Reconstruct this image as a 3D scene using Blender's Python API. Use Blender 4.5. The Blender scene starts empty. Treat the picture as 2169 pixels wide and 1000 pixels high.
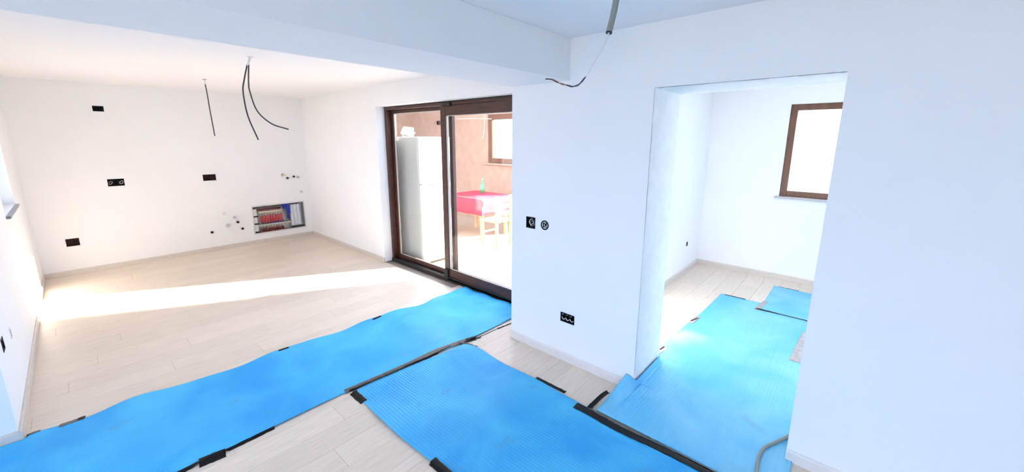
import bpy, bmesh, math, random
from mathutils import Vector, Matrix
random.seed(7)
SC = bpy.context.scene
COL = SC.collection

# ------------------------------------------------------------------ camera
H = 1.8
PITCH, YAW, ROLL, FPX, CY = 0.197, -0.058, 0.004, 827.97, 460.54
def cam_axes():
    cp, sp = math.cos(PITCH), math.sin(PITCH); a = math.pi/4 + YAW
    fw = Vector((math.cos(a)*cp, math.sin(a)*cp, -sp)); rt = Vector((math.sin(a), -math.cos(a), 0)); up = rt.cross(fw)
    c, s = math.cos(ROLL), math.sin(ROLL)
    return c*rt + s*up, -s*rt + c*up, fw
RT, UP, FW = cam_axes()
cam = bpy.data.cameras.new('camera'); co = bpy.data.objects.new('camera', cam); COL.objects.link(co)
m = Matrix((RT, UP, -FW)).transposed().to_4x4(); m.translation = Vector((0, 0, H)); co.matrix_world = m
cam.sensor_fit = 'HORIZONTAL'; cam.sensor_width = 36; cam.lens = FPX/2169*36
cam.shift_y = -(500-CY)/2169; cam.clip_start = 0.02
SC.camera = co

# ------------------------------------------------------------------ world, sun, exposure
SKY_STRENGTH, SUN_STRENGTH, EXPOSURE = 6.6, 30.0, 0.42
w = bpy.data.worlds.new('sky'); SC.world = w; w.use_nodes = True
bg = w.node_tree.nodes['Background']; bg.inputs[0].default_value = (0.58, 0.725, 1.0, 1); bg.inputs[1].default_value = SKY_STRENGTH
SUN_EL = math.radians(22.5)
sd = Vector((-0.866*math.cos(SUN_EL), 0.5*math.cos(SUN_EL), -math.sin(SUN_EL)))
sun = bpy.data.lights.new('sun', 'SUN'); so = bpy.data.objects.new('sun', sun); COL.objects.link(so)
so.rotation_euler = sd.to_track_quat('-Z', 'Y').to_euler(); so.location = (12, -7, 6)
sun.energy = SUN_STRENGTH; sun.color = (1.0, 0.90, 0.78); sun.angle = math.radians(1.3)
vs = SC.view_settings
vs.view_transform = 'Standard'; vs.look = 'None'; vs.gamma = 1; vs.exposure = EXPOSURE; vs.use_curve_mapping = False
SC.cycles.use_denoising = True
SC.cycles.max_bounces = 14; SC.cycles.diffuse_bounces = 8; SC.cycles.transparent_max_bounces = 12
SC.cycles.sample_clamp_indirect = 12
def portal(loc, rot, sx, sy):                     # sampling helper in a window opening: gives no light of its own
    l = bpy.data.lights.new('window_portal', 'AREA'); l.shape = 'RECTANGLE'; l.size = sx; l.size_y = sy
    l.cycles.is_portal = True
    o = bpy.data.objects.new('window_portal', l); COL.objects.link(o); o.location = loc; o.rotation_euler = rot

# ------------------------------------------------------------------ materials
def srgb(r, g, b):
    f = lambda c: (c/255/12.92) if c/255 <= .04045 else ((c/255+.055)/1.055)**2.4
    return (f(r), f(g), f(b), 1)
def mat(name, col, rough=.6, metal=0, spec=.5, noise=0, nscale=8, bump=0, bscale=60, stretch=None, rnd=0):
    m = bpy.data.materials.new(name); m.use_nodes = True; nt = m.node_tree; b = nt.nodes['Principled BSDF']
    b.inputs['Base Color'].default_value = col; b.inputs['Roughness'].default_value = rough
    b.inputs['Metallic'].default_value = metal; b.inputs['Specular IOR Level'].default_value = spec
    tc = nt.nodes.new('ShaderNodeTexCoord'); src = tc.outputs['Object']
    if stretch:
        mp = nt.nodes.new('ShaderNodeMapping'); mp.inputs['Scale'].default_value = stretch
        nt.links.new(src, mp.inputs['Vector']); src = mp.outputs['Vector']
    if noise or rnd:
        hs = nt.nodes.new('ShaderNodeHueSaturation'); hs.inputs['Color'].default_value = col
        n = nt.nodes.new('ShaderNodeTexNoise'); n.inputs['Scale'].default_value = nscale; n.inputs['Detail'].default_value = 5
        nt.links.new(src, n.inputs['Vector'])
        r = nt.nodes.new('ShaderNodeMapRange'); r.inputs[1].default_value = .25; r.inputs[2].default_value = .75
        r.inputs[3].default_value = 1-noise; r.inputs[4].default_value = 1+noise
        nt.links.new(n.outputs['Fac'], r.inputs[0]); val = r.outputs[0]
        if rnd:
            oi = nt.nodes.new('ShaderNodeObjectInfo'); r2 = nt.nodes.new('ShaderNodeMapRange')
            r2.inputs[3].default_value = 1-rnd; r2.inputs[4].default_value = 1+rnd
            nt.links.new(oi.outputs['Random'], r2.inputs[0])
            mu = nt.nodes.new('ShaderNodeMath'); mu.operation = 'MULTIPLY'
            nt.links.new(val, mu.inputs[0]); nt.links.new(r2.outputs[0], mu.inputs[1]); val = mu.outputs[0]
        nt.links.new(val, hs.inputs['Value']); nt.links.new(hs.outputs[0], b.inputs['Base Color'])
    if bump:
        n2 = nt.nodes.new('ShaderNodeTexNoise'); n2.inputs['Scale'].default_value = bscale; n2.inputs['Detail'].default_value = 4
        nt.links.new(src, n2.inputs['Vector'])
        bp = nt.nodes.new('ShaderNodeBump'); bp.inputs['Strength'].default_value = bump; bp.inputs['Distance'].default_value = .01
        nt.links.new(n2.outputs['Fac'], bp.inputs['Height']); nt.links.new(bp.outputs[0], b.inputs['Normal'])
    return m
def glass_mat(name, tint=(.97, .98, .98, 1)):
    m = bpy.data.materials.new(name); m.use_nodes = True; nt = m.node_tree; nt.nodes.clear()
    out = nt.nodes.new('ShaderNodeOutputMaterial'); mx = nt.nodes.new('ShaderNodeMixShader')
    t = nt.nodes.new('ShaderNodeBsdfTransparent'); t.inputs[0].default_value = tint
    g = nt.nodes.new('ShaderNodeBsdfGlossy'); g.inputs['Roughness'].default_value = .02
    lw = nt.nodes.new('ShaderNodeLayerWeight'); lw.inputs[0].default_value = .5
    pw = nt.nodes.new('ShaderNodeMath'); pw.operation = 'POWER'; pw.inputs[1].default_value = 5
    fr = nt.nodes.new('ShaderNodeMath'); fr.operation = 'MULTIPLY_ADD'; fr.inputs[1].default_value = .9; fr.inputs[2].default_value = .03
    nt.links.new(lw.outputs['Facing'], pw.inputs[0]); nt.links.new(pw.outputs[0], fr.inputs[0]); nt.links.new(fr.outputs[0], mx.inputs[0]); nt.links.new(t.outputs[0], mx.inputs[1]); nt.links.new(g.outputs[0], mx.inputs[2])
    nt.links.new(mx.outputs[0], out.inputs[0]); return m
def foam_mat(name, deep, pale, smudge, rough, spec):
    m = mat(name, deep, rough, spec=spec); nt = m.node_tree; b = nt.nodes['Principled BSDF']; tc = nt.nodes.new('ShaderNodeTexCoord')
    def noise(scale, lo, hi, det):
        n = nt.nodes.new('ShaderNodeTexNoise'); n.inputs['Scale'].default_value = scale; n.inputs['Detail'].default_value = det; n.inputs['Distortion'].default_value = .6
        r = nt.nodes.new('ShaderNodeMapRange'); r.inputs[1].default_value = lo; r.inputs[2].default_value = hi
        nt.links.new(tc.outputs['Object'], n.inputs['Vector']); nt.links.new(n.outputs['Fac'], r.inputs[0]); return r.outputs[0]
    def mix(fac, a, c):
        x = nt.nodes.new('ShaderNodeMix'); x.data_type = 'RGBA'; nt.links.new(fac, x.inputs['Factor'])
        for k_, v in ((6, a), (7, c)):
            if isinstance(v, tuple): x.inputs[k_].default_value = v
            else: nt.links.new(v, x.inputs[k_])
        return x.outputs[2]
    c = mix(noise(2.3, .32, .68, 4), deep, pale); c = mix(noise(4.7, .63, .80, 5), c, smudge)
    nt.links.new(c, b.inputs['Base Color']); return m
M = dict(
    wall=mat('white_wall_paint', (.86, .86, .86, 1), .85, spec=.2, noise=.012, nscale=3, bump=.05, bscale=90),
    plaster=mat('raw_white_plaster', (.88, .88, .87, 1), .9, spec=.2, noise=.04, nscale=14, bump=.35, bscale=45),
    ceil=mat('white_ceiling_paint', (.86, .86, .86, 1), .9, spec=.2),
    plank=mat('pale_oak_laminate', (.77, .655, .545, 1), .40, noise=.09, nscale=5, stretch=(1.2, 14, 1), rnd=.045, bump=.04, bscale=9),
    screed=mat('laminate_joint', (.33, .28, .24, 1), .7),
    skirting=mat('pale_oak_skirting', (.64, .58, .52, 1), .45, noise=.08, nscale=5, stretch=(3, 3, 14), rnd=.02),
    skirting_w=mat('whitewashed_skirting', (.74, .70, .68, 1), .45, noise=.05, nscale=5, stretch=(3, 3, 14)),
    foam=foam_mat('blue_ribbed_foam', (.026, .38, .82, 1), (.075, .54, .90, 1), (.075, .36, .66, 1), .45, .32),
    foam_lit=foam_mat('brightly_lit_blue_foam', (.10, .50, .84, 1), (.21, .60, .86, 1), (.16, .46, .66, 1), .42, .4),  # same foam, paler: the right room's strong light put into its colour
    tape=mat('black_tape', (.007, .0065, .007, 1), .45, spec=.22, noise=.3, nscale=20),
    tape_sheen=mat('grey_sheen_tape', (.12, .108, .098, 1), .4, spec=.35, noise=.35, nscale=30),  # grey sheen of the black tape put into the base colour
    tape_t=mat('pale_scuffed_tape', (.42, .38, .36, 1), .45, noise=.25, nscale=30),
    wood=mat('dark_brown_foil', (.062, .020, .012, 1), .42, noise=.35, nscale=4, stretch=(6, 1, 6)),
    wood_w=mat('warm_brown_foil', (.16, .065, .03, 1), .4, noise=.3, nscale=4, stretch=(6, 6, 1)),
    rub_shade=mat('black_rubber_and_shade', (.008, .006, .006, 1), .5),  # rubber parts, and the painted shade at the sliding door's foot
    alu=mat('pale_bead', (.62, .60, .57, 1), .35, metal=.3),
    glass=glass_mat('window_glass'),
    granite=mat('grey_granite', (.19, .215, .26, 1), .3, noise=.3, nscale=60),
    stone=mat('pale_sill_stone', (.5, .46, .45, 1), .35, noise=.1, nscale=40),
    boxblack=mat('black_box_plastic', (.006, .0055, .006, 1), .5, spec=.2),
    boxred=mat('dark_red_box_plastic', (.036, .006, .005, 1), .5, spec=.2),
    cable=mat('dark_grey_cable', (.055, .05, .045, 1), .5),
    conduit=mat('grey_green_conduit', (.25, .27, .25, 1), .5),
    white=mat('white_plastic', (.75, .74, .73, 1), .4),
    wblue=mat('grey_blue_wire', (.10, .12, .17, 1), .45), wbrown=mat('copper_brown_wire', (.42, .20, .15, 1), .45),
    wblack=mat('black_wire', (.02, .02, .025, 1), .45),
    zinc=mat('galvanised_steel', (.55, .56, .56, 1), .4, metal=.6, noise=.1, nscale=20),
    steel=mat('brushed_steel', (.55, .53, .50, 1), .3, metal=.8), brass=mat('nickel_brass', (.62, .54, .42, 1), .35, metal=.5),
    red=mat('red_plastic', (.62, .04, .05, 1), .4), darkred=mat('dark_red_plastic', (.17, .012, .012, 1), .4),
    blue=mat('deep_blue_plastic', (.010, .022, .30, 1), .4), foil=mat('grey_white_foil', (.62, .65, .70, 1), .4, noise=.08, nscale=14, stretch=(4, 4, 1)),
    tplaster=mat('beige_pink_plaster', (.42, .29, .225, 1), .9, noise=.10, nscale=6, bump=.3, bscale=40),
    tfloor=mat('cream_terrace_screed', (.46, .39, .31, 1), .7, noise=.06, nscale=5),
    fridge=mat('white_enamel', (.80, .80, .79, 1), .3), fgrey=mat('grey_enamel', (.46, .47, .46, 1), .4),
    cloth=mat('red_tablecloth', (.66, .035, .07, 1), .8, noise=.08, nscale=12),
    pine=mat('pine_wood', (.62, .40, .20, 1), .5, noise=.15, nscale=6, stretch=(1, 10, 10)),
    green=mat('green_glass', (.12, .42, .22, 1), .15), ground=mat('dry_ground', (.36, .34, .30, 1), .95, noise=.2, nscale=.6),
    bag=mat('white_bag', (.82, .80, .78, 1), .4),
)

# ------------------------------------------------------------------ mesh helpers
class MB:
    def __init__(s): s.v = []; s.f = []; s.sm = []
    def add(s, vs, fs, smooth=False):
        o = len(s.v); s.v += [tuple(v) for v in vs]; s.f += [tuple(i+o for i in f) for f in fs]; s.sm += [smooth]*len(fs)
    def box(s, x0, x1, y0, y1, z0, z1, c=0):
        if c <= 0:
            s.add([(x0,y0,z0),(x1,y0,z0),(x1,y1,z0),(x0,y1,z0),(x0,y0,z1),(x1,y0,z1),(x1,y1,z1),(x0,y1,z1)],
                  [(0,3,2,1),(4,5,6,7),(0,1,5,4),(1,2,6,5),(2,3,7,6),(3,0,4,7)])
        else:
            bm = bmesh.new(); bmesh.ops.create_cube(bm, size=1)
            for v in bm.verts:
                v.co = ((x0+x1)/2+v.co.x*(x1-x0), (y0+y1)/2+v.co.y*(y1-y0), (z0+z1)/2+v.co.z*(z1-z0))
            bmesh.ops.bevel(bm, geom=bm.edges[:], offset=c, segments=2, profile=.5, affect='EDGES')
            bm.verts.index_update()
            s.add([v.co.copy() for v in bm.verts], [[v.index for v in f.verts] for f in bm.faces]); bm.free()
        return s
    def cyl(s, a, b, r0, r1=None, n=14, cap=True):
        a, b = Vector(a), Vector(b); r1 = r0 if r1 is None else r1
        d = (b-a).normalized(); u = d.orthogonal().normalized(); t = d.cross(u)
        vs = []
        for p, r in ((a, r0), (b, r1)):
            for k in range(n):
                an = 2*math.pi*k/n; vs.append(p+u*math.cos(an)*r+t*math.sin(an)*r)
        s.add(vs, [(k, (k+1) % n, n+(k+1) % n, n+k) for k in range(n)], True)
        if cap: s.add(vs, [tuple(range(n-1, -1, -1)), tuple(range(n, 2*n))])
        return s
    def tube(s, pts, r, n=8, sub=6):
        P = smooth_path(pts, sub); rings = []; u = None
        rr = r if callable(r) else (lambda t: r)
        for i, p in enumerate(P):
            d = (P[min(i+1, len(P)-1)]-P[max(i-1, 0)]).normalized()
            u = d.orthogonal().normalized() if u is None else (u-d*u.dot(d)).normalized()
            t = d.cross(u); q = rr(i/(len(P)-1))
            rings.append([p+u*math.cos(2*math.pi*k/n)*q+t*math.sin(2*math.pi*k/n)*q for k in range(n)])
        vs = [v for g in rings for v in g]; fs = []
        for i in range(len(P)-1):
            for k in range(n): fs.append((i*n+k, i*n+(k+1) % n, (i+1)*n+(k+1) % n, (i+1)*n+k))
        s.add(vs, fs, True); s.add(vs, [tuple(range(n-1, -1, -1)), tuple(range((len(P)-1)*n, len(P)*n))])
        return s
    def ring(s, c, axis, r0, r1, t, n=24):
        c = Vector(c); d = Vector(axis).normalized(); u = d.orthogonal().normalized(); w_ = d.cross(u); vs = []
        for h in (0, t):
            for r in (r0, r1):
                for k in range(n):
                    an = 2*math.pi*k/n; vs.append(c+d*h+(u*math.cos(an)+w_*math.sin(an))*r)
        fs = []
        for k in range(n):
            j = (k+1) % n
            fs += [(k, j, n+j, n+k), (2*n+k, 3*n+k, 3*n+j, 2*n+j), (n+k, n+j, 3*n+j, 3*n+k), (k, 2*n+k, 2*n+j, j)]
        s.add(vs, fs); return s
    def build(s, name, m, parent=None, loc=None):
        me = bpy.data.meshes.new(name); me.from_pydata(s.v, [], s.f); me.update()
        for p, q in zip(me.polygons, s.sm): p.use_smooth = q
        bm = bmesh.new(); bm.from_mesh(me); bmesh.ops.remove_doubles(bm, verts=bm.verts, dist=1e-6)
        bmesh.ops.recalc_face_normals(bm, faces=bm.faces); bm.to_mesh(me); bm.free()
        me.materials.append(M[m] if isinstance(m, str) else m)
        o = bpy.data.objects.new(name, me); COL.objects.link(o)
        if parent:
            o.parent = parent
            o.location = (0, 0, 0) if parent.parent else -parent.location     # meshes are written in world coordinates
        return o
def smooth_path(pts, sub):
    P = [Vector(p) for p in pts]
    if len(P) < 3: return P
    Q = [P[0]*2-P[1]]+P+[P[-1]*2-P[-2]]; out = []
    for i in range(1, len(Q)-2):
        a, b, c, d = Q[i-1:i+3]
        for k in range(sub):
            t = k/sub
            out.append(.5*((2*b)+(c-a)*t+(2*a-5*b+4*c-d)*t*t+(3*b-a-3*c+d)*t**3))
    out.append(P[-1]); return out
def box(name, m, x0, x1, y0, y1, z0, z1, parent=None, c=0): return MB().box(x0, x1, y0, y1, z0, z1, c).build(name, m, parent)
def tag(o, label, cat, group=None, kind=None):
    o['label'] = label; o['category'] = cat
    if group: o['group'] = group
    if kind: o['kind'] = kind
    return o
def thing(name, label, cat, loc, group=None, kind=None):
    o = bpy.data.objects.new(name, None); COL.objects.link(o); o.location = loc; o.empty_display_size = .1
    return tag(o, label, cat, group, kind)
def slab(name, m, axis, face, back, u0, u1, z0, z1, holes=()):
    """wall slab: axis 'x' -> plane X=face, u is Y; axis 'y' -> plane Y=face, u is X. holes: (u0,u1,z0,z1,depth|None)"""
    T = abs(back-face); sg = 1 if back > face else -1
    us = sorted({u0, u1, *[h[0] for h in holes], *[h[1] for h in holes]}); zs = sorted({z0, z1, *[h[2] for h in holes], *[h[3] for h in holes]})
    def dep(i, j):
        if i < 0 or j < 0 or i >= len(us)-1 or j >= len(zs)-1: return T
        u, z = (us[i]+us[i+1])/2, (zs[j]+zs[j+1])/2
        for h in holes:
            if h[0] < u < h[1] and h[2] < z < h[3]: return T if h[4] is None else h[4]
        return 0
    P = (lambda u, z, d: (face+sg*d, u, z)) if axis == 'x' else (lambda u, z, d: (u, face+sg*d, z))
    b = MB()
    for i in range(len(us)-1):
        for j in range(len(zs)-1):
            a, c, e, g = us[i], us[i+1], zs[j], zs[j+1]; d = dep(i, j)
            if d < T:
                b.add([P(a,e,d), P(c,e,d), P(c,g,d), P(a,g,d)], [(0,1,2,3)]); b.add([P(a,e,T), P(c,e,T), P(c,g,T), P(a,g,T)], [(0,1,2,3)])
    for i in range(-1, len(us)-1):
        for j in range(len(zs)-1):
            d0, d1 = dep(i, j), dep(i+1, j)
            if d0 != d1:
                u = us[i+1]; b.add([P(u,zs[j],d0), P(u,zs[j],d1), P(u,zs[j+1],d1), P(u,zs[j+1],d0)], [(0,1,2,3)])
    for i in range(len(us)-1):
        for j in range(-1, len(zs)-1):
            d0, d1 = dep(i, j), dep(i, j+1)
            if d0 != d1:
                z = zs[j+1]; b.add([P(us[i],z,d0), P(us[i+1],z,d0), P(us[i+1],z,d1), P(us[i],z,d1)], [(0,1,2,3)])
    return b.build(name, m)

# ------------------------------------------------------------------ the rooms (metres; X right-forward, Y left-forward)
YF, XL, XD, XW, YC = 7.691, -0.44, 2.915, 2.502, 2.23
YJ1, YJ2, ZDW, ZC, ZB, YBF = 1.037, 0.11, 2.121, 2.506, 2.22, 1.67
YR0, ZD, XJ, XR, YRL, YP = 5.124, 2.237, 2.962, 6.029, 1.653, 3.583
XB, YB, YRR = -2.6, -2.8, -1.7           # unseen back of the near room, right side of the right room

floor = box('floor', 'screed', XB-.3, XR, YB-.3, YRL, -.08, -.014)
tag(floor, 'pale oak laminate floor running through all the rooms', 'floor', kind='structure')
box('subfloor', 'screed', XB-.3, 3.2, YRL, YF, -.08, -.014, floor)
PW, PL = .192, 1.285
def intervals(y):
    if y < YRL: return [(-1.3, XR)]
    if y < YP: return [(-1.3, 3.04)]
    return [(XL, XD)]
k = int(math.floor(-.75/PW)); plank_count = 0
while k*PW < YF:
    spans = [(k*PW, min((k+1)*PW, YF))]
    for cut in (YRL, YP):
        spans = [q for (p0, p1) in spans for q in ([(p0, cut), (cut, p1)] if p0+.002 < cut < p1-.002 else [(p0, p1)])]
    for ya, yb in spans:
      for (xa, xb) in intervals((ya+yb)/2):
          off = -1.3 - ((k*0.437) % 1.0)*PL; x = off
          while x < xb:
              a, b = max(x, xa), min(x+PL, xb); x += PL
              if b-a < .004: continue
              hidden = a >= XW-.01 and YRL-.001 < ya and yb < YC
              if hidden: continue
              p = MB(); e, t = .0012, .0022; z0, z1 = -.0139, 0.0
              p.add([(a+.0002,ya+.0002,z0),(b-.0002,ya+.0002,z0),(b-.0002,yb-.0002,z0),(a+.0002,yb-.0002,z0),
                     (a+.0002,ya+.0002,z1-t),(b-.0002,ya+.0002,z1-t),(b-.0002,yb-.0002,z1-t),(a+.0002,yb-.0002,z1-t),
                     (a+e,ya+e,z1),(b-e,ya+e,z1),(b-e,yb-e,z1),(a+e,yb-e,z1)],
                    [(0,1,5,4),(1,2,6,5),(2,3,7,6),(3,0,4,7),(4,5,9,8),(5,6,10,9),(6,7,11,10),(7,4,8,11),(8,9,10,11)])
              o = p.build('plank', 'plank', floor); plank_count += 1
    k += 1
print('planks', plank_count)

ceiling = box('ceiling', 'ceil', XB-.3, XR+.35, YB-.3, YRL+.40, ZC, ZC+.2)
tag(ceiling, 'white painted ceiling over the near room', 'ceiling', kind='structure')
o = box('ceiling', 'ceil', XB-.3, 3.19, YRL+.40, YF+.3, ZC, ZC+.2); tag(o, 'white painted ceiling over the kitchen area', 'ceiling', kind='structure')
o = box('trim_1', 'wall', XB, XW, YBF, YC, ZB, ZC-.001); tag(o, 'white plastered ceiling beam crossing above the blue mats', 'beam', kind='structure')

# holes for electrical boxes: far wall (u=X), right wall (u=Y)
FB = [('b1', .305, .398, 2.150, 2.208), ('b2', .309, .462, 1.150, 1.236), ('b3', 1.358, 1.512, 1.147, 1.232), ('b4', -.182, -.072, .392, .482)]
MC = (1.955, 2.792, .172, .655)
slab('wall_far', 'wall', 'y', YF, YF+.3, XL-.3, 3.2, -.05, ZC, [(a, b, c, d, .05) for _, a, b, c, d in FB]+[(*MC, .12)])
RB = [('s1', 1.974, 2.058, 1.074, 1.158), ('s2', 1.848, 1.890, 1.094, 1.136), ('s3', 1.562, 1.682, .345, .412)]
wall_right = slab('wall_right', 'wall', 'x', XW, XJ, YB, YC, 0, ZC, [(YJ2, YJ1, 0, ZDW, None)]+[(a, b, c, d, .05) for _, a, b, c, d in RB])
LB = [(3.80, 3.87, .505, .575), (4.20, 4.235, .45, .515)]
WL = (5.50, 6.50, 1.125, 2.22)
slab('wall_left', 'wall', 'x', XL, XL-.3, YP, YF, 0, ZC, [(*WL, None)]+[(*h, .04) for h in LB])
slab('wall_pier', 'wall', 'y', YP, YP+.3, XB-.3, XL-.3, 0, ZC)
slab('wall_terrace_side', 'wall', 'x', XD, 3.19, YC, YF, 0, ZC, [(2.45, YR0, 0, ZD, None)])
RW = (-1.40, .757, 1.094, 2.238)
RBX = (5.438, 5.478, .385, .43)
slab('wall_right_room_left', 'wall', 'y', YRL, YRL+.40, XJ, XR+.45, 0, ZC, [(*RBX, .04)])
slab('wall_right_room_far', 'wall', 'x', XR, XR+.35, YRR-.3, YRL, 0, ZC, [(*RW, None)])
GW = (3.1, 4.7, .12, 2.3)  # opening added out of view to brighten the right room
slab('wall_right_room_right', 'wall', 'y', YRR, YRR-.3, XJ, XR, 0, ZC, [(*GW, None)])
WB = (-1.9, 2.2, .15, 2.35)
slab('wall_behind', 'wall', 'x', XB, XB-.3, YB-.3, YP, 0, ZC, [(*WB, None)])
slab('wall_behind_side', 'wall', 'y', YB, YB-.3, XB, XJ, 0, ZC)
for n, l in dict(wall_far='white kitchen wall with the recessed heating manifold', wall_right='bluish white wall with the doorway to the right room',
                 wall_left='bright white wall on the left with a window', wall_pier='shaded white wall return at the left edge',
                 wall_terrace_side='white wall holding the brown sliding door', wall_right_room_left='white wall left of the right room corner',
                 wall_right_room_far='white wall of the right room under its window', wall_right_room_right='white wall on the far right side of the right room',
                 wall_behind='white wall behind the viewer with wide glazing', wall_behind_side='plain white wall behind the viewer').items():
    tag(bpy.data.objects[n], l, 'wall', kind='structure')
tag(box('wall_sun_block', 'plaster', XW, XR+.35, YB-.3, YRL+.40, ZC+.2, 5.4), 'unseen storey added above the right room to block the sun', 'wall', kind='structure')  # added mass that stops sun passing over the right room
# rough plaster lining of the doorway
tr = thing('trim_2', 'rough white plaster lining of the doorway edge', 'door lining', (XW, YJ1, 0), kind='structure')
def rough_strip(name, x0, x1, y, z0, z1, horizontal):
    b = MB(); n = 46; vs = []; fs = []
    for i in range(n+1):
        t = i/n
        for j in range(5):
            q = x0+(x1-x0)*j/4 + (random.uniform(-.004, .002) if j == 0 else random.uniform(-.002, .004) if j == 4 else 0); d = random.uniform(.001, .004)
            vs.append((q, y-d, z0+(z1-z0)*t) if not horizontal else (q, y[0]+(y[1]-y[0])*t, z0-d))
    for i in range(n):
        for j in range(4): fs.append((i*5+j, i*5+j+1, (i+1)*5+j+1, (i+1)*5+j))
    b.add(vs, fs, True); return b.build(name, 'plaster', tr)
rough_strip('jamb_lining', XW+.003, XJ-.002, YJ1, 0.06, ZDW, False)
rough_strip('head_lining', XW+.003, XJ-.002, (YJ2, YJ1), ZDW, 0, True)

# baseboards: profile with a small chamfer on the upper edge
def baseboard(name, label, axis, face, sg, u0, u1, m='skirting', h=.068, t=.014):
    b = MB(); prof = [(0, 0), (t, 0), (t, h-.012), (t*.45, h), (0, h)]
    P = (lambda u, d, z: (face+sg*d, u, z)) if axis == 'x' else (lambda u, d, z: (u, face+sg*d, z))
    vs = [P(u, d, z) for u in (u0, u1) for d, z in prof]
    b.add(vs, [(i, (i+1) % 5, 5+(i+1) % 5, 5+i) for i in range(5)]+[(0,1,2,3,4), (5,6,7,8,9)])
    return tag(b.build(name, m), label, 'baseboard', kind='structure')
baseboard('baseboard_far', 'pale oak baseboard under the kitchen wall', 'y', YF, -1, XL, XD)
baseboard('baseboard_left', 'brightly lit pale baseboard along the left wall', 'x', XL, 1, YP-.014, YF)
baseboard('baseboard_pier', 'shaded baseboard on the wall return at the left edge', 'y', YP, -1, XB, XL)
baseboard('baseboard_terrace_side', 'pale baseboard between kitchen corner and sliding door', 'x', XD, -1, YR0, YF)
baseboard('baseboard_right', 'whitish baseboard left of the doorway', 'x', XW, -1, YJ1+.005, YC, 'skirting_w')
baseboard('baseboard_right_end', 'whitish baseboard right of the doorway', 'x', XW, -1, YB, YJ2, 'skirting_w')
baseboard('baseboard_right_room_left', 'pale oak baseboard on the right room left wall', 'y', YRL, -1, XJ, XR)
baseboard('baseboard_right_room_far', 'pale oak baseboard under the right room window', 'x', XR, -1, YRR, YRL)

# ------------------------------------------------------------------ sliding door
d1 = thing('door_1', 'dark brown two-leaf sliding glass door to the terrace', 'sliding door', (3.11, 3.8, 0), kind='structure')
Y0 = 2.45
box('frame_head', 'wood', 3.04, 3.18, Y0, YR0, ZD-.045, ZD-.001, d1, .004)
box('head_gasket', 'rub_shade', 3.03, 3.05, Y0, YR0-.01, ZD-.012, ZD-.002, d1)
box('frame_jamb', 'wood', 3.04, 3.18, YR0-.05, YR0-.001, 0, ZD-.045, d1, .004)
box('threshold', 'rub_shade', 3.03, 3.185, Y0, YR0-.001, 0.001, .045, d1, .004)  # black colour stands in for the shade along the frame bottom
def sash(name, x0, x1, y0, y1, z0, z1, st, top, bot, gx):
    s = MB().box(x0, x1, y1-st, y1, z0, z1, .006).build(name, 'wood', d1)
    for nm, a in (('stile', (y0, y0+st, z0, z1)), ('top_rail', (y0+st, y1-st, z1-top, z1)), ('bottom_rail', (y0+st, y1-st, z0, z0+bot))):
        MB().box(x0+.001, x1-.001, *a, .005).build(nm, 'wood', s).location = (0, 0, 0)
    MB().box(gx-.003, gx+.003, y0+st, y1-st, z0+bot, z1-top).build('glass_pane', 'glass', s).location = (0, 0, 0)
    bd = MB()
    for (ya, yb, za, zb) in ((y1-st-.03, y1-st, z0+bot, z1-top), (y0+st, y0+st+.014, z0+bot, z1-top), (y0+st, y1-st, z0+bot, z0+bot+.008), (y0+st, y1-st, z1-top-.008, z1-top)):
        bd.box(gx-.016, gx-.006, ya, yb, za, zb)
    bd.build('glazing_bead', 'alu', s).location = (0, 0, 0)
    return s
sash('fixed_leaf_stile', 3.112, 3.162, 3.74, 5.074, .045, ZD-.045, .055, .045, .06, 3.137)
s2 = sash('sliding_leaf_stile', 3.045, 3.098, 2.47, 3.875, .062, ZD-.048, .095, .115, .10, 3.07)
MB().box(3.02, 3.05, 3.79, 3.87, .03, .16, .008).build('end_cap', 'rub_shade', d1)
MB().box(3.02, 3.06, 3.66, 3.80, ZD-.055, ZD-.015, .006).build('top_guide', 'rub_shade', d1)
MB().box(3.03, 3.05, 2.47, 3.80, .02, .062, .004).build('bottom_track', 'rub_shade', d1)  # black strip painting the shade under the sliding leaf

# ------------------------------------------------------------------ windows
def window(name, label, xf, yc, z0, z1, y0, y1, m, depth, sgn, fw_=.075):
    wd = thing(name, label, 'window', (xf, (y0+y1)/2, z0), kind='structure')
    xa, xb = sorted((xf+sgn*depth, xf+sgn*(depth+.07)))
    MB().box(xa, xb, y1-fw_, y1, z0, z1, .005).build('frame_stile', m, wd); MB().box(xa, xb, y0, y0+fw_, z0, z1, .005).build('frame_stile', m, wd)
    MB().box(xa+.001, xb-.001, y0+fw_, y1-fw_, z1-fw_, z1, .005).build('frame_head', m, wd); MB().box(xa+.001, xb-.001, y0+fw_, y1-fw_, z0, z0+fw_, .005).build('frame_sill', m, wd)
    xm = (xa+xb)/2; MB().box(xm-.003, xm+.003, y0+fw_, y1-fw_, z0+fw_, z1-fw_).build('glass_pane', 'glass', wd)
    return wd
w1 = window('window_1', 'brown framed window in the right room with a thin sill', XR, 0, 1.094, 2.238, -1.40, .757, 'wood_w', .03, 1)
MB().box(XR-.045, XR+.03, -1.44, .80, 1.070, 1.093, .003).build('window_sill', 'stone', w1)
w2 = window('window_2', 'window in the left kitchen wall with a grey granite sill', XL, 0, 1.125, 2.22, 5.50, 6.50, 'wood', .20, -1)
MB().box(XL-.2, XL+.028, 5.50, 6.499, 1.10, 1.124, .003).build('window_sill', 'granite', w2)
w4 = window('window_4', 'wide glazing in the wall behind the viewer', XB, 0, .15, 2.35, -1.9, 2.2, 'wood', .15, -1)
w5 = thing('window_added_right', 'unseen wide glazing added to brighten the right room', 'window', (4.5, YRR-.15, .12), kind='structure')  # added out of view to bring more daylight into the right room
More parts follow.
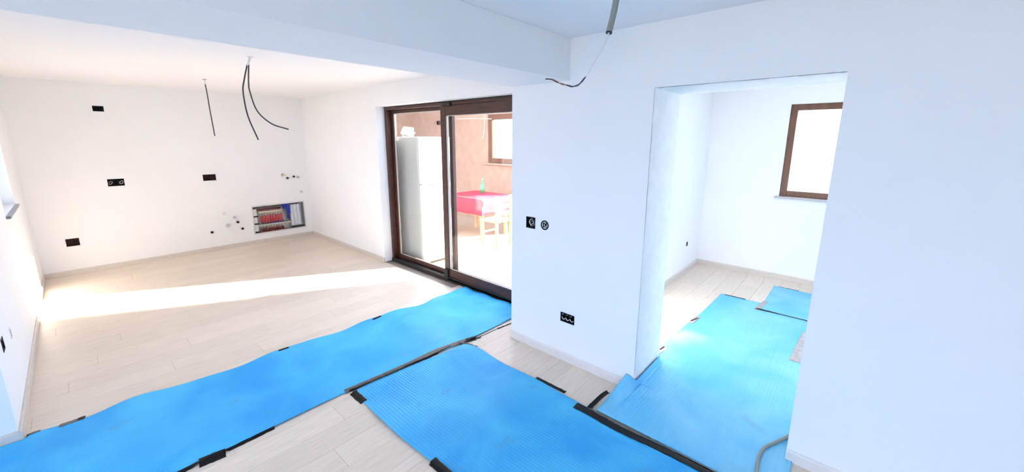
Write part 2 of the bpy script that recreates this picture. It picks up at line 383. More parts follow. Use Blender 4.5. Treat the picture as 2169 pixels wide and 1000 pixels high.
for a, b_, c, d in ((3.1, 3.17, .12, 2.3), (3.865, 3.935, .19, 2.23), (4.63, 4.7, .12, 2.3)): MB().box(a, b_, YRR-.19, YRR-.12, c, d, .005).build('frame_stile', 'wood_w', w5)
for c in (.12, 2.23): MB().box(3.17, 4.63, YRR-.189, YRR-.121, c, c+.07, .005).build('frame_rail', 'wood_w', w5)
for a, b_ in ((3.17, 3.865), (3.935, 4.63)): MB().box(a, b_, YRR-.158, YRR-.152, .19, 2.23).build('glass_pane', 'glass', w5)
# ------------------------------------------------------------------ terrace beyond the sliding door
tag(box('floor_terrace', 'tfloor', 3.19, 6.6, YRL+.40, 9.3, -.14, -.04), 'sunlit cream terrace floor beyond the sliding door', 'floor', kind='structure')
tw = slab('wall_terrace', 'tplaster', 'x', 6.2, 6.5, 4.75, 9.0, -.04, 3.1, [(5.25, 6.24, 1.284, 2.325, None)])
tag(tw, 'beige pink plastered terrace wall with a brown window', 'wall', kind='structure')
tag(slab('wall_terrace_end', 'tplaster', 'y', 9.0, 9.3, 3.19, 6.5, -.04, 3.1), 'plastered end wall of the terrace', 'wall', kind='structure')
tag(box('floor_ground', 'ground', -40, 40, -40, 40, -.6, -.3), 'dry ground outside the house', 'ground', kind='structure')
tag(box('ceiling_terrace_shade', 'ceil', 3.19, 6.6, 4.75, 9.3, 3.1, 3.2), 'unseen flat white roof slab added to dim the terrace', 'ceiling', kind='structure')  # added out of view to cut the skylight on the terrace
nb = thing('sun_block_house', 'unseen house added to shade the right room windows', 'sun_block_house', (10.2, -7, -.3))  # added out of view to keep direct sun off the doorway mats
MB().box(9, 12.5, -13, -4.2, -.3, 6.5).build('wall', 'plaster', nb)
rf = MB(); rf.add([(8.7,-13.3,6.5),(12.8,-13.3,6.5),(12.8,-4.0,6.5),(8.7,-4.0,6.5),(10.75,-13.3,8.2),(10.75,-4.0,8.2)], [(0,1,2,3),(0,4,5,3),(1,2,5,4),(0,1,4),(3,5,2)]); rf.build('roof', 'tplaster', nb)
for zz in (1.0, 3.8):
    for yy in (-11.5, -9, -6.5): MB().box(8.96, 9.02, yy-.5, yy+.5, zz, zz+1.3).build('window', 'boxblack', nb)
w3 = window('window_3', 'small warm brown window in the plastered terrace wall', 6.2, 0, 1.284, 2.325, 5.25, 6.24, 'wood_w', .02, 1, .11)
MB().box(6.14, 6.22, 5.2, 6.42, 1.255, 1.283, .003).build('window_sill', 'tplaster', w3)
# refrigerator against the fixed leaf
fr = thing('refrigerator', 'tall white refrigerator on the terrace behind the fixed glass leaf', 'refrigerator', (3.52, 4.87, -.04))
FX0, FX1, FY0, FY1 = 3.235, 3.835, 4.575, 5.20
MB().box(FX0, FX1, FY0+.065, FY1, -.005, 1.83, .012).build('body', 'fgrey', fr)
dl = MB().box(FX0, FX1, FY0, FY0+.06, .02, 1.16, .014).build('door', 'fridge', fr); du = MB().box(FX0, FX1, FY0, FY0+.06, 1.17, 1.83, .014).build('door', 'fridge', fr)
o = MB().box(FX0+.18, FX0+.30, FY0-.004, FY0+.001, 1.44, 1.46, .001).build('badge', 'steel', du); o.location = (0, 0, 0)
o = MB().box(FX1-.06, FX1-.035, FY0-.03, FY0+.002, 1.22, 1.5, .006).build('handle', 'fridge', du); o.location = (0, 0, 0)
o = MB().box(FX1-.06, FX1-.035, FY0-.03, FY0+.002, .8, 1.1, .006).build('handle', 'fridge', dl); o.location = (0, 0, 0)
for a in (FX0+.05, FX1-.05):
    for b_ in (FY0+.1, FY1-.06): MB().cyl((a, b_, -.04), (a, b_, 0), .02).build('foot', 'rub_shade', fr)
# crumpled bag on top
bm = bmesh.new(); bmesh.ops.create_icosphere(bm, subdivisions=3, radius=.085)
for v in bm.verts:
    q = 1+.35*math.sin(v.co.x*70+v.co.y*31)*math.cos(v.co.z*55)+random.uniform(-.08, .08); v.co *= q; v.co.z = max(v.co.z, -.055)
b = MB(); b.add([v.co+Vector((3.33, 5.0, 1.886)) for v in bm.verts], [[v.index for v in f.verts] for f in bm.faces]); bm.free()
tag(b.build('plastic_bag', 'bag'), 'crumpled white bag lying on top of the refrigerator', 'bag')
# terrace table, cloth, chair, bottle
TX0, TX1, TY0, TY1 = 4.85, 5.65, 5.05, 6.05
tt = thing('dining_table', 'table under the red cloth on the terrace', 'table', ((TX0+TX1)/2, (TY0+TY1)/2, -.04))
MB().box(TX0, TX1, TY0, TY1, .70, .735, .006).build('tabletop', 'pine', tt)
for a in (TX0+.05, TX1-.11):
    for c in (TY0+.05, TY1-.11): MB().box(a, a+.06, c, c+.06, -.04, .70, .004).build('leg', 'pine', tt)
b = MB(); N = 26; ex = .30
vs = []
def drape(x, y):
    dx = max(TX0-x, x-TX1, 0); dy = max(TY0-y, y-TY1, 0); d = math.hypot(dx, dy)
    cx, cy = min(max(x, TX0-.01), TX1+.01), min(max(y, TY0-.01), TY1+.01)
    if d == 0: return (x, y, .741)
    wv = .022*math.sin(14*(x+y))*min(d/.2, 1)
    ox = (0 if dx == 0 else math.copysign(.012+max(wv, -.005)+.02, x-(TX0+TX1)/2)); oy = (0 if dy == 0 else math.copysign(.012+max(wv, -.005)+.02, y-(TY0+TY1)/2))
    return (cx+ox, cy+oy, .741-d)
for i in range(N+1):
    for j in range(N+1): vs.append(drape(TX0-ex+(TX1-TX0+2*ex)*i/N, TY0-ex+(TY1-TY0+2*ex)*j/N))
b.add(vs, [(i*(N+1)+j, i*(N+1)+j+1, (i+1)*(N+1)+j+1, (i+1)*(N+1)+j) for i in range(N) for j in range(N)], True)
o = b.build('tablecloth', 'cloth'); md = o.modifiers.new('thickness', 'SOLIDIFY'); md.thickness = .003; md.offset = 1
tag(o, 'red cloth draped over the terrace table', 'tablecloth')
bt = thing('bottle', 'green glass bottle standing on the red tablecloth', 'bottle', (5.42, 5.62, .745))
MB().cyl((5.42, 5.62, .746), (5.42, 5.62, .90), .045, .043, 18).cyl((5.42, 5.62, .90), (5.42, 5.62, .96), .043, .016, 18, False).cyl((5.42, 5.62, .96), (5.42, 5.62, 1.01), .016, .015, 18).build('body', 'green', bt)
MB().cyl((5.42, 5.62, 1.01), (5.42, 5.62, 1.03), .018, .018, 16).build('cap', 'white', bt)
ch = thing('wooden_chair', 'light pine chair standing before the red-covered terrace table', 'chair', (4.85, 4.68, -.04))
cx, cy = 4.85, 4.68
MB().box(cx-.2, cx+.2, cy-.2, cy+.2, .40, .43, .008).build('seat', 'pine', ch)
for sx in (-1, 1):
    for sy in (-1, 1): MB().box(cx+sx*.17-.02, cx+sx*.17+.02, cy+sy*.17-.02, cy+sy*.17+.02, -.04, .40 if sy > 0 else .86, .004).build('leg', 'pine', ch)
for z in (.52, .64, .76): MB().box(cx-.15, cx+.15, cy-.18, cy-.16, z, z+.07, .004).build('back_slat', 'pine', ch)
MB().box(cx-.15, cx+.15, cy+.16, cy+.18, .18, .21, .003).build('stretcher', 'pine', ch)
tc_ = MB().tube([(6.19, 7.25, 2.262), (6.19, 6.7, 2.258), (6.19, 6.12, 2.232)], .008).tube([(6.19, 6.33, 2.60), (6.19, 6.32, 2.2), (6.17, 6.32, 1.95), (6.15, 6.36, 1.80)], .007)
tag(tc_.build('wall_cable', 'white'), 'white cable hanging on the plastered terrace wall', 'cable')
jb = thing('junction_box', 'small dark junction box high on the terrace wall', 'junction box', (6.19, 7.94, 2.19))
MB().box(6.165, 6.198, 7.89, 7.99, 2.14, 2.24, .006).build('housing', 'cable', jb); MB().box(6.158, 6.166, 7.90, 7.98, 2.15, 2.23, .003).build('cover', 'boxblack', jb)

# ------------------------------------------------------------------ electrical boxes sunk into the walls
def elec_box(label, plane, face, a, b, z0, z1, m, wires, cells=1, round_=False, depth=.048, rim=True):
    """plane 'y-': opens to -Y (u=X); 'x-': opens to -X (u=Y); 'x+': opens to +X (u=Y)"""
    P = {'y-': lambda u, d, z: (u, face+d, z), 'x-': lambda u, d, z: (face+d, u, z), 'x+': lambda u, d, z: (face-d, u, z)}[plane]
    cu, cz = (a+b)/2, (z0+z1)/2
    t = thing('junction_box', label, 'junction box', P(cu, .02, z0))
    def bx(name, m_, u0, u1, d0, d1, y0, y1, par=t):
        p, q = P(u0, d0, y0), P(u1, d1, y1)
        return MB().box(min(p[0], q[0]), max(p[0], q[0]), min(p[1], q[1]), max(p[1], q[1]), y0, y1).build(name, m_, par)
    w_ = .004
    bx('back', m, a+.001, b-.001, depth-.004, depth, z0+.001, z1-.001)
    sh = MB()
    for (u0, u1, y0, y1) in ((a+.001, a+w_, z0+.001, z1-.001), (b-w_, b-.001, z0+.001, z1-.001), (a+w_, b-w_, z0+.001, z0+w_), (a+w_, b-w_, z1-w_, z1-.001)):
        p, q = P(u0, .001, y0), P(u1, depth-.004, y1)
        sh.box(min(p[0], q[0]), max(p[0], q[0]), min(p[1], q[1]), max(p[1], q[1]), y0, y1)
    sh.build('side', m, t)
    if round_:
        ax = Vector(P(0, 0, 0))-Vector(P(0, 1, 0)); MB().ring(P(cu, 0, cz), ax, .029, .040, .003).build('rim', m, t)
    elif rim:
        r_ = MB(); e = .006
        for (u0, u1, y0, y1) in ((a-e, a+.002, z0-e, z1+e), (b-.002, b+e, z0-e, z1+e), (a+.002, b-.002, z0-e, z0+.002), (a+.002, b-.002, z1-.002, z1+e)):
            p, q = P(u0, -.003, y0), P(u1, -.0002, y1)
            r_.box(min(p[0], q[0]), max(p[0], q[0]), min(p[1], q[1]), max(p[1], q[1]), y0, y1)
        r_.build('rim', m, t)
    for c in range(1, cells):
        u = a+(b-a)*c/cells; bx('divider', m, u-.004, u+.004, .004, depth-.004, z0+w_, z1-w_)
    for (fu, fz, hue) in wires:
        u, z = a+(b-a)*fu, z0+(z1-z0)*fz; s_ = min((z1-z0)*.32, .022)
        MB().tube([P(u, depth-.005, z), P(u+s_*.4, .025, z+s_), P(u+s_, .008, z+s_*.2), P(u+s_*.2, .006, z-s_), P(u-s_*.8, .012, z-s_*.3), P(u-s_*.3, .02, z+s_*.5)], .0032, 6, 4).build('wire', hue, t)
    return t
F = {n: (a, b, c, d) for n, a, b, c, d in FB}
elec_box('empty black box high on the kitchen wall near the ceiling', 'y-', YF, *F['b1'], 'boxblack', [])
elec_box('black box with pale wires, left of the two at mid height on the kitchen wall', 'y-', YF, *F['b2'], 'boxblack', [(.82, .5, 'white'), (.12, .5, 'white')], 3)
elec_box('dark red box at mid height above the pipe outlets on the kitchen wall', 'y-', YF, *F['b3'], 'boxred', [], 2)
elec_box('dark red box low on the kitchen wall near the left corner', 'y-', YF, *F['b4'], 'boxred', [(.75, .5, 'wblack')], 2)
Rb = {n: (a, b, c, d) for n, a, b, c, d in RB}
elec_box('square black box with looped wires, left of the pair on the bluish wall', 'x-', XW, *Rb['s1'], 'boxblack', [(.5, .55, 'white'), (.4, .4, 'steel')])
elec_box('round black box, right of the pair on the bluish wall', 'x-', XW, *Rb['s2'], 'boxblack', [(.45, .5, 'white')], round_=True)
elec_box('black multi-socket box with pale wires low on the bluish wall', 'x-', XW, *Rb['s3'], 'boxblack', [(.16, .5, 'white'), (.5, .5, 'white'), (.82, .5, 'white')], 3)
elec_box('tiny dark box low on the right room wall', 'y-', YRL, *RBX, 'boxblack', [], depth=.038)
elec_box('dark box low on the left wall at the picture edge', 'x+', XL, *LB[0], 'boxblack', [(.5, .5, 'wblack')], depth=.038)
elec_box('small box with a pale wire low on the left wall', 'x+', XL, *LB[1], 'white', [(.5, .5, 'wblack')], depth=.038)

# ------------------------------------------------------------------ heating manifold cabinet in the kitchen wall
mx0, mx1, mz0, mz1 = MC
mc = thing('manifold_cabinet', 'open heating manifold cabinet with red flow meters in the kitchen wall', 'manifold', (mx0+.4, YF+.05, mz0))
h = MB(); e = .002
h.box(mx0+e, mx1-e, YF+.112, YF+.118, mz0+e, mz1-e)
h.box(mx0+e, mx0+.01, YF+.002, YF+.112, mz0+e, mz1-e); h.box(mx1-.01, mx1-e, YF+.002, YF+.112, mz0+e, mz1-e)
h.box(mx0+.01, mx1-.01, YF+.002, YF+.112, mz0+e, mz0+.01); h.box(mx0+.01, mx1-.01, YF+.002, YF+.112, mz1-.01, mz1-e)
h.build('housing', 'zinc', mc)
fr_ = MB(); q = .014
fr_.box(mx0-q, mx0+.004, YF-.004, YF-.0004, mz0-q, mz1+q); fr_.box(mx1-.004, mx1+q, YF-.004, YF-.0004, mz0-q, mz1+q)
fr_.box(mx0+.004, mx1-.004, YF-.004, YF-.0004, mz0-q, mz0+.004); fr_.box(mx0+.004, mx1-.004, YF-.004, YF-.0004, mz1-.004, mz1+q)
fr_.build('frame', 'white', mc)
MB().box(mx0+.012, mx0+.50, YF+.02, YF+.05, .612, .630, .003).build('mounting_rail', 'cable', mc)
MB().box(mx0+.60, mx1-.07, YF+.02, YF+.05, .614, .632, .003).build('mounting_rail', 'cable', mc)
MB().box(mx0+.014, mx0+.07, YF+.03, YF+.10, .20, .60, .004).build('bracket', 'white', mc)
for z in (.195, .34, .47): MB().box(mx0+.012, mx0+.085, YF+.02, YF+.06, z-.012, z+.012, .004).build('bracket_clamp', 'rub_shade', mc)
MB().box(mx0+.10, mx0+.47, YF+.03, YF+.07, .515, .553, .008).build('supply_bar', 'brass', mc)
MB().cyl((mx0+.09, YF+.055, .58), (mx0+.46, YF+.055, .58), .012).build('return_pipe', 'darkred', mc)
MB().box(mx0+.06, mx0+.62, YF+.03, YF+.075, .283, .318, .008).build('return_bar', 'steel', mc)
nfm = 9
for i in range(nfm):
    x = mx0+.135+i*.041
    fmt = MB().cyl((x, YF+.045, .345), (x, YF+.045, .468), .0145, .012, 12).build('flow_meter', 'red', mc)
    MB().cyl((x, YF+.045, .468), (x, YF+.045, .515), .009, .009, 10).build('sight_glass', 'brass', fmt)
    MB().cyl((x+.012, YF+.04, .32), (x+.012, YF+.04, .345), .011, .011, 10).build('connector', 'blue' if i > 3 else 'cable', fmt)
    vc = MB().cyl((x, YF+.045, .198), (x, YF+.045, .245), .016, .014, 12).build('valve_cap', 'darkred', mc)
    MB().cyl((x, YF+.045, .245), (x, YF+.045, .283), .010, .010, 10).build('valve_neck', 'brass', vc)
MB().box(mx0+.10, mx0+.52, YF+.02, YF+.04, .178, .197, .003).build('lower_rail', 'darkred', mc)
bv = MB().box(mx0+.49, mx0+.565, YF+.012, YF+.08, .555, .650, .008).build('ball_valve', 'blue', mc)
MB().box(mx0+.535, mx0+.60, YF+.006, YF+.03, .44, .65, .008).build('lever', 'blue', bv)
bv = MB().cyl((mx0+.57, YF+.05, .36), (mx0+.57, YF+.05, .42), .022, .02).build('ball_valve', 'blue', mc)
MB().cyl((mx0+.57, YF+.05, .42), (mx0+.57, YF+.05, .56), .013).build('pipe', 'steel', mc)
pn = MB(); vs = []; nn = 10
for i in range(nn+1):
    for j in range(7):
        u = mx0+.605+(mx1-.06-mx0-.605)*i/nn; vs.append((u, YF+.03+.010*math.sin(i*1.9+j*.3)+.004*math.sin(j*2), mz0+.055+(.625-mz0-.055)*j/6-.0))
pn.add(vs, [(i*7+j, i*7+j+1, (i+1)*7+j+1, (i+1)*7+j) for i in range(nn) for j in range(6)], False)
o = pn.build('foil_sheet', 'foil', mc); md = o.modifiers.new('thickness', 'SOLIDIFY'); md.thickness = .002
MB().box(mx0+.60, mx1-.015, YF+.01, YF+.09, mz0+.012, mz0+.03, .003).build('lower_lip', 'cable', mc)

# pipe outlets beside and above the cabinet
def outlet(label, x, z, m, r=.014, L=.03, nut=None):
    t = thing('pipe_outlet', label, 'pipe outlet', (x, YF, z-r), 'pipe outlets on the kitchen wall')
    MB().cyl((x, YF+.002, z), (x, YF-L, z), r, r, 14).build('pipe', m, t)
    MB().ring((x, YF-.001, z), (0, -1, 0), r, r+.012, .004).build('collar', 'white', t)
    if nut: MB().cyl((x, YF-L, z), (x, YF-L-.012, z), r*1.15, r*1.15, 6).build('plug', nut, t)
outlet('black drain outlet, lowest and leftmost below the dark red box', 1.363, .312, 'boxblack', .018, .02)
outlet('grey pipe outlet in the middle of the lower group', 1.581, .386, 'zinc', .022, .035, 'steel')
outlet('pale upper pipe outlet left of the elbow on the kitchen wall', 1.56, .595, 'zinc', .010, .03, 'white')
outlet('steel pipe outlet of the elbow pair, upper one', 1.694, .505, 'steel', .016, .05, 'zinc')
outlet('dark pipe outlet of the elbow pair, lower one', 1.722, .428, 'cable', .016, .045, 'boxblack')
outlet('grey pipe outlet nearest the manifold cabinet', 1.780, .305, 'zinc', .017, .02, 'boxblack')
outlet('brass outlet of the upper group, leftmost', 2.492, 1.165, 'brass', .020, .04, 'brass')
outlet('dark outlet just below the leftmost of the upper group', 2.556, 1.104, 'cable', .017, .03, 'cable')
outlet('black outlet in the upper group, second from the corner', 2.668, 1.122, 'boxblack', .016, .02)
outlet('grey outlet in the upper group, nearest the corner', 2.739, 1.109, 'cable', .016, .02, 'zinc')
outlet('single grey outlet between the upper group and the manifold cabinet', 2.772, .836, 'zinc', .015, .02, 'zinc')

# ------------------------------------------------------------------ cables hanging from the ceilings
def V(x, y, z): return (x, y, z)
t = thing('hanging_cable', 'pair of dark cables hanging from the kitchen ceiling', 'cable', (1.192, 4.158, ZC), 'bare ceiling cables')
MB().tube([(1.192, 4.158, ZC+.002), (1.18, 4.162, 2.47), (1.167, 4.165, 2.425)], .010).build('sleeve', 'white', t)
MB().tube([(1.163, 4.168, 2.436), (1.126, 4.171, 2.302), (1.105, 4.163, 2.2), (1.103, 4.105, 1.996), (1.134, 4.008, 1.788)], .0062).build('cable', 'cable', t)
MB().tube([(1.172, 4.160, 2.436), (1.150, 4.142, 2.28), (1.146, 4.12, 2.2), (1.164, 4.048, 2.037), (1.231, 3.94, 1.928), (1.324, 3.821, 1.879)], .0060).build('cable', 'cable', t)
MB().ring((1.192, 4.158, ZC), (0, 0, -1), .012, .03, .003).build('hole_rim', 'white', t)
t = thing('hanging_cable', 'single thin dark cable hanging from the ceiling near the kitchen wall', 'cable', (1.241, 6.15, ZC), 'bare ceiling cables')
MB().tube([(1.241, 6.15, ZC+.002), (1.239, 6.14, 2.46), (1.238, 6.132, 2.43)], .007).build('sleeve', 'white', t)
MB().tube([(1.238, 6.134, 2.445), (1.237, 6.10, 2.33), (1.231, 6.047, 2.127), (1.228, 6.0, 1.97), (1.226, 5.963, 1.827)], .0062).build('cable', 'cable', t)
MB().ring((1.241, 6.15, ZC), (0, 0, -1), .008, .02, .003).build('hole_rim', 'cable', t)
t = thing('hanging_cable', 'grey conduit with stripped wires hanging from the near ceiling', 'cable', (1.425, .735, ZC), 'bare ceiling cables')
MB().tube([(1.425, .735, ZC+.002), (1.41, .736, 2.40), (1.385, .738, 2.291), (1.369, .739, 2.233), (1.352, .742, 2.178)], .0112, 14).build('conduit', 'conduit', t)
MB().ring((1.352, .742, 2.178), (-.25, .05, -1), .006, .0114, .004).build('conduit_end', 'wblack', t)
MB().tube([(1.355, .742, 2.19), (1.348, .743, 2.167), (1.326, .753, 2.117), (1.307, .764, 2.084), (1.273, .784, 2.02)], .0030).build('sheath', 'white', t)
def wiggle(pts, a, ph): return [(x+a*math.cos(i*1.7+ph), y+a*math.sin(i*1.7+ph)*.6, z+a*math.sin(i*2.1+ph)) for i, (x, y, z) in enumerate(pts)]
wp = [(1.275, .783, 2.024), (1.262, .791, 2.004), (1.252, .799, 1.992), (1.236, .814, 1.987), (1.224, .828, 1.990), (1.213, .843, 1.995), (1.203, .857, 2.003), (1.192, .871, 2.010), (1.176, .890, 2.012)]
MB().tube(wiggle(wp[:6], .0018, 0), .0022).build('wire', 'wblue', t); MB().tube(wiggle(wp[4:8], .0016, 2.1)+[wp[8]], .0020).build('wire', 'wbrown', t); MB().tube(wiggle(wp, .0016, 4.2), .0021).build('wire', 'cable', t)

# ------------------------------------------------------------------ blue foam underlay mats
def sstep(a, b, x): t = min(max((x-a)/(b-a), 0), 1); return t*t*(3-2*t)
def mat_sheet(name, m, label, x0, x1, y0, y1, along, nL, pitch, amp, fn):
    """ribs run along 'along'; fn(x, y) -> (x, y, z) places the sheet"""
    W = (y1-y0) if along == 'x' else (x1-x0); nW = int(W/pitch*4)
    b = MB(); vs = []
    def pt(i, j, under):
        a, c = i/nL, j/nW
        x, y = (x0+(x1-x0)*a, y0+(y1-y0)*c) if along == 'x' else (x0+(x1-x0)*c, y0+(y1-y0)*a)
        X, Y, Z = fn(x, y); rib = amp*math.sin(2*math.pi*j/4)
        return (X, Y, (Z+.0045+rib) if not under else Z+.0005)
    for i in range(nL+1):
        for j in range(nW+1): vs.append(pt(i, j, False))
    S = nW+1
    b.add(vs, [(i*S+j, i*S+j+1, (i+1)*S+j+1, (i+1)*S+j) for i in range(nL) for j in range(nW)], True)
    rim = [(i, 0) for i in range(nL+1)]+[(nL, j) for j in range(1, nW+1)]+[(i, nW) for i in range(nL-1, -1, -1)]+[(0, j) for j in range(nW-1, 0, -1)]
    top = [pt(i, j, False) for i, j in rim]; bot = [pt(i, j, True) for i, j in rim]; n = len(rim)
    b.add(top+bot, [(k, (k+1) % n, n+(k+1) % n, n+k) for k in range(n)])
    return tag(b.build(name, m), label, 'floor mat', 'blue foam underlay strips')
def fA(x, y):
    e = sstep(3.1, 3.50, y)
    yy = y+e*(.018*math.sin(x*7.3)+.012*math.sin(x*15+1)+.085*(1-sstep(-.35, .6, x))+.028-.085*sstep(1.1, 3.0, x))
    if x < -.425: yy = min(yy, YP-.018)
    yy -= (1-sstep(2.56, 2.9, y))*(.10*sstep(1.2, 2.3, x))            # near edge drifts towards the door end
    dx = sstep(2.35, 2.95, x)
    z = e*(.006+.006*math.sin(x*7.3+.9)+.003*math.sin(x*13)) + .004*(1+math.sin(x*4+y*7)) + .002*(1+math.sin(x*9-y*5))
    z += dx*.014*(1+math.sin((y*2.0+x*1.0)*9))*.5
    xx = x-.10*dx*sstep(2.7, 3.45, y)*0
    return (min(xx, 3.02), yy, max(z, 0))
mat_sheet('underlay_mat', 'foam', 'long blue ribbed foam mat lying across to the sliding door', -1.25, 3.015, 2.565, 3.49, 'x', 150, .021, .0018, fA)
def fB(x, y):
    r = sstep(1.9, 2.11, x)
    xx = x+r*(.03*sstep(1.0, 2.4, y)+.006*math.sin(y*9))+(1-sstep(1.1, 1.3, x))*(.012*math.sin(y*5+1))
    z = .0050*(1+math.sin(y*5.5+x*3))+.0032*(1+math.sin(y*11-x*2.5))
    # passes over the edge of the long mat at the seam
    z += 0
    return (xx, y-sstep(2.1, 2.53, y)*.11*sstep(1.2, 2.3, x), max(z, 0))
mat_sheet('underlay_mat', 'foam', 'blue ribbed foam mat in the foreground taped to two other mats', 1.115, 2.105, -.75, 2.535, 'y', 130, .021, .0019, fB)
def fC(x, y):
    # left edge climbs the door jamb, a loose corner stands up in front of it
    yl = y
    z = .0045*(1+math.sin(x*4.2+y*5))+.003*(1+math.sin(x*9-y*7))
    lim = YJ1-.022
    over = max(0, y-lim)
    k1 = sstep(2.33, 2.498, x)*(1-sstep(2.955, 3.06, x))
    if over > 0:
        yl = lim+over*(1-k1)*.9+k1*.004; z = z*(1-k1)+over*k1*.75+.004*k1
        if x < 2.50: z += over*.30*sstep(2.24, 2.42, x); yl = lim+over*(1-.35*sstep(2.3, 2.5, x)) if x < 2.497 else yl
    elif x < 2.6:
        z += .012*sstep(2.2, 2.45, x)*sstep(.85, lim, y)
    if x > 3.0 and y > .9: yl -= .06*sstep(3.1, 4.9, x)*sstep(.9, 1.1, y)
    return (x, yl, max(z, 0))
mat_sheet('underlay_mat', 'foam_lit', 'blue foam mat running through the doorway into the right room', 2.125, 4.93, .075, 1.125, 'x', 170, .021, .0011, fC)
def fD(x, y): return (x, y, .008*(1-sstep(4.93, 5.05, x))+.002*(1+math.sin(x*6+y*8)))
mat_sheet('underlay_mat', 'foam_lit', 'small blue foam mat at the far end of the right room', 4.73, 5.67, -.42, .63, 'x', 50, .020, .0006, fD)
def fE(x, y): return (x, y, .002*(1+math.sin(x*6+y*8)))
mat_sheet('underlay_mat', 'foam_lit', 'blue foam strip showing beside the doorway wall in the right room', 3.0, 4.72, -.97, .068, 'x', 50, .020, .0006, fE)

# ------------------------------------------------------------------ tapes
from mathutils.bvhtree import BVHTree
SURF = [BVHTree.FromPolygons([v.co for v in o.data.vertices], [p.vertices[:] for p in o.data.polygons]) for o in COL.objects if o.name.startswith('underlay_mat')]
def surf_z(x, y):
    z = 0
    for t_ in SURF:
        h_ = t_.ray_cast(Vector((x, y, .3)), Vector((0, 0, -1)))
        if h_[0] is not None: z = max(z, h_[0].z)
    return z
def tape(label, pts, width, m='tape', z=None, jag=.002):
    """a strip of tape that follows whatever lies under it; points with a height of their own stand free"""
    free = len(pts[0]) > 2
    if len(pts) > 2: P = smooth_path([(p[0], p[1], p[2] if free else 0) for p in pts], 12)
    else: P = [Vector((pts[0][0]+(pts[1][0]-pts[0][0])*k_/12, pts[0][1]+(pts[1][1]-pts[0][1])*k_/12, 0)) for k_ in range(13)]
    nc = 9; vs = []; zs = []
    for i, p in enumerate(P):
        d = (P[min(i+1, len(P)-1)]-P[max(i-1, 0)]); n = Vector((-d.y, d.x, 0)).normalized(); j1, j2 = random.uniform(-jag, jag), random.uniform(-jag, jag)
        for c in range(nc):
            f = c/(nc-1)*2-1; q = p+n*(f*width/2+(j1 if f > 0 else j2)*abs(f))
            zs.append(p.z+.006*f*f if free else max(surf_z(q.x+a_, q.y+b_) for a_, b_ in ((0, 0), (.009, 0), (-.009, 0), (0, .009), (0, -.009), (.005, .005), (-.005, -.005)))+.0016)
            vs.append((q.x, q.y, zs[-1]))
    n = len(P); fs = [(i*nc+j, i*nc+j+1, (i+1)*nc+j+1, (i+1)*nc+j) for i in range(n-1) for j in range(nc-1)]
    low = [(v[0], v[1], v[2]-.0009) for v in vs]; N_ = len(vs)
    rim = [i*nc for i in range(n)]+[(n-1)*nc+j for j in range(1, nc)]+[i*nc+nc-1 for i in range(n-2, -1, -1)]+[j for j in range(nc-2, 0, -1)]
    b = MB(); b.add(vs+low, fs+[tuple(N_+k_ for k_ in reversed(f)) for f in fs]+[(rim[k_], rim[(k_+1) % len(rim)], N_+rim[(k_+1) % len(rim)], N_+rim[k_]) for k_ in range(len(rim))], True)
    o = b.build('tape_strip', m); tag(o, label, 'tape', 'tape pieces on the mats')
    if not free: SURF.append(BVHTree.FromPolygons([Vector(v) for v in vs], fs))
    return o
tape('short grey tape on the long mat beside the left wall corner', [(-.42, 3.615), (-.365, 3.61)], .035, 'tape_sheen', .012)
tape('grey-black tape on the far edge of the long mat, second from the left wall', [(-.285, 3.585), (-.175, 3.58)], .05, 'tape_sheen', .015)
tape('black tape end at the right of the second tape on the far mat edge', [(-.205, 3.59), (-.172, 3.588)], .04, 'tape', .017)
tape('small black tape on the far edge midway along the long mat', [(.955, 3.51), (1.035, 3.51)], .03, 'tape', .017)
tape('small black tape on the far edge nearer the sliding door', [(1.80, 3.47), (1.895, 3.475)], .03, 'tape', .016)
tape('thick black tape on the near edge of the long mat', [(.24, 2.56), (.36, 2.542)], .06, 'tape', .008)
tape('thin dark tape edge along the near side of the long mat', [(-.15, 2.565), (.24, 2.563)], .014, 'tape', .004)
tape('thin dark tape edge right of the thick black tape', [(.36, 2.553), (.62, 2.556)], .012, 'tape', .004)
tape('long grey-black tape over the seam between the two ribbed mats', [(1.085, 2.575), (1.35, 2.555), (1.6, 2.535), (1.9, 2.525), (2.14, 2.475), (2.25, 2.44)], .048, 'tape_sheen', .012)
tape('black tape line beside the seam of the two ribbed mats', [(1.11, 2.556), (1.4, 2.53), (1.7, 2.507), (2.0, 2.495)], .016, 'tape', .0135)
tape('black tape at the left corner of the foreground mat', [(1.122, 2.53), (1.122, 2.37)], .05, 'tape', .011)
tape('black tape tab at the right corner of the foreground mat', [(2.09, 2.50), (2.16, 2.33)], .03, 'tape_sheen', .012)
tape('black tape crossing the seam end near the wall corner', [(2.16, 2.475), (2.30, 2.43)], .03, 'tape', .015)
tape('dark tape on the long mat edge beside the wall corner', [(2.52, 2.43), (2.75, 2.40)], .022, 'tape', .006)
tape('thin dark edge tape between seam end and wall corner', [(2.30, 2.44), (2.52, 2.43)], .010, 'tape', .006)
tape('black tape on the right edge of the foreground mat', [(2.15, 1.66), (2.152, 1.39)], .032, 'tape', .010)
tape('black tape at the bottom of the picture on the foreground mat left edge', [(1.125, 1.60), (1.128, 1.42)], .05, 'tape', .011)
tape('wide black tape over the seam between foreground and doorway mats', [(2.063, 1.25), (2.072, .95), (2.082, .6), (2.09, .2), (2.09, -.1)], .062, 'tape', .013)
tape('grey sheen line along the black doorway seam tape', [(2.098, 1.16), (2.103, .9), (2.112, .6), (2.12, .2), (2.12, 0)], .018, 'tape_sheen', .0155)
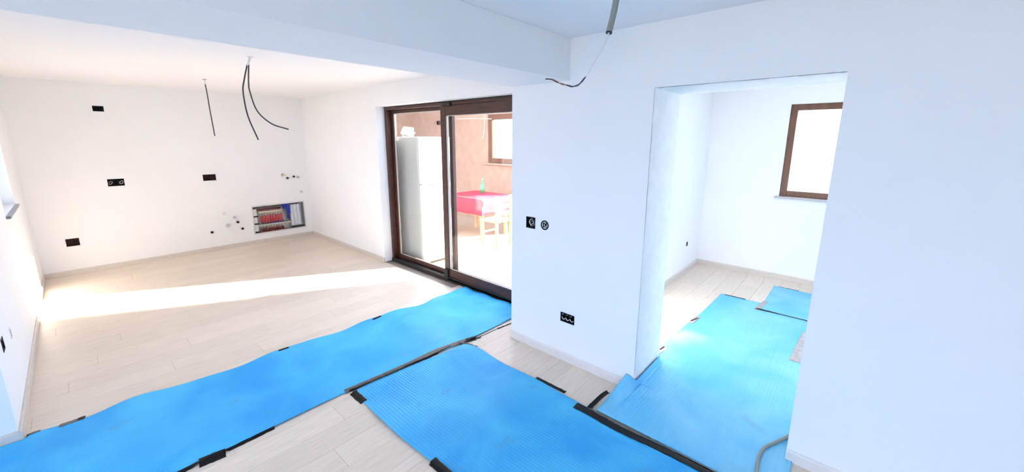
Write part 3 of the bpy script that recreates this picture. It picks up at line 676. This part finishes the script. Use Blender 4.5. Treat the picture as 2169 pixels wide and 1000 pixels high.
tape('curled black tape tail standing up by the doorway mat corner', [(2.10, 1.165, .012), (2.15, 1.160, .020), (2.21, 1.150, .035), (2.26, 1.140, .045), (2.30, 1.128, .050)], .036, 'tape', .01)
tape('dark tape at the far end of the doorway mat', [(4.92, 1.015), (4.925, .80)], .022, 'tape', .008)
tape('tan tape midway on the left edge of the doorway mat', [(3.87, 1.075), (4.10, 1.065)], .05, 'tape_t', .009)
tape('dark stripe across the tan tape of the doorway mat', [(3.93, 1.082), (4.06, 1.052)], .014, 'tape', .0105)
tape('tan tape on the doorway mat edge just past the jamb', [(3.07, 1.105), (3.24, 1.085)], .045, 'tape_t', .009)
tape('dark end of the tan tape just past the jamb', [(3.17, 1.10), (3.25, 1.09)], .015, 'tape', .011)
tape('pale grey tape at the corner where the two right room mats meet', [(4.70, .645), (5.03, .615)], .05, 'tape_t', .016)
tape('dark tape over the seam of the two right room mats', [(4.72, .66), (4.718, .3), (4.72, -.2)], .024, 'tape', .017)
tape('wide pale grey tape beside the doorway right edge', [(3.74, .20), (4.05, .19), (4.40, .175)], .085, 'tape_t', .011)
tape('dark tape on the far edge of the small far mat', [(5.69, .60), (5.69, .38)], .022, 'tape', .006)

# ------------------------------------------------------------------ flexible cable by the doorway
cb = MB().tube([(2.20, .20, .018), (2.29, .213, .018), (2.386, .222, .018), (2.49, .210, .018), (2.593, .166, .018), (2.70, .118, .018), (2.86, .06, .018), (3.05, -.03, .018)], .0095, 10)
tag(cb.build('floor_cable', 'conduit'), 'grey cable curving over the blue mat at the doorway', 'cable')

# ------------------------------------------------------------------ light sampling portals in the openings
portal((XB-.28, .15, 1.25), (0, -math.pi/2, 0), 2.2, 4.1)
portal((XR+.33, -.32, 1.666), (0, math.pi/2, 0), 1.14, 2.15)
portal((XL-.28, 6.0, 1.67), (0, -math.pi/2, 0), 1.09, 1.0)
portal((3.205, 3.79, 1.12), (0, math.pi/2, 0), 2.2, 2.65)
portal((3.9, YRR-.28, 1.21), (math.pi/2, 0, 0), 1.6, 2.18)
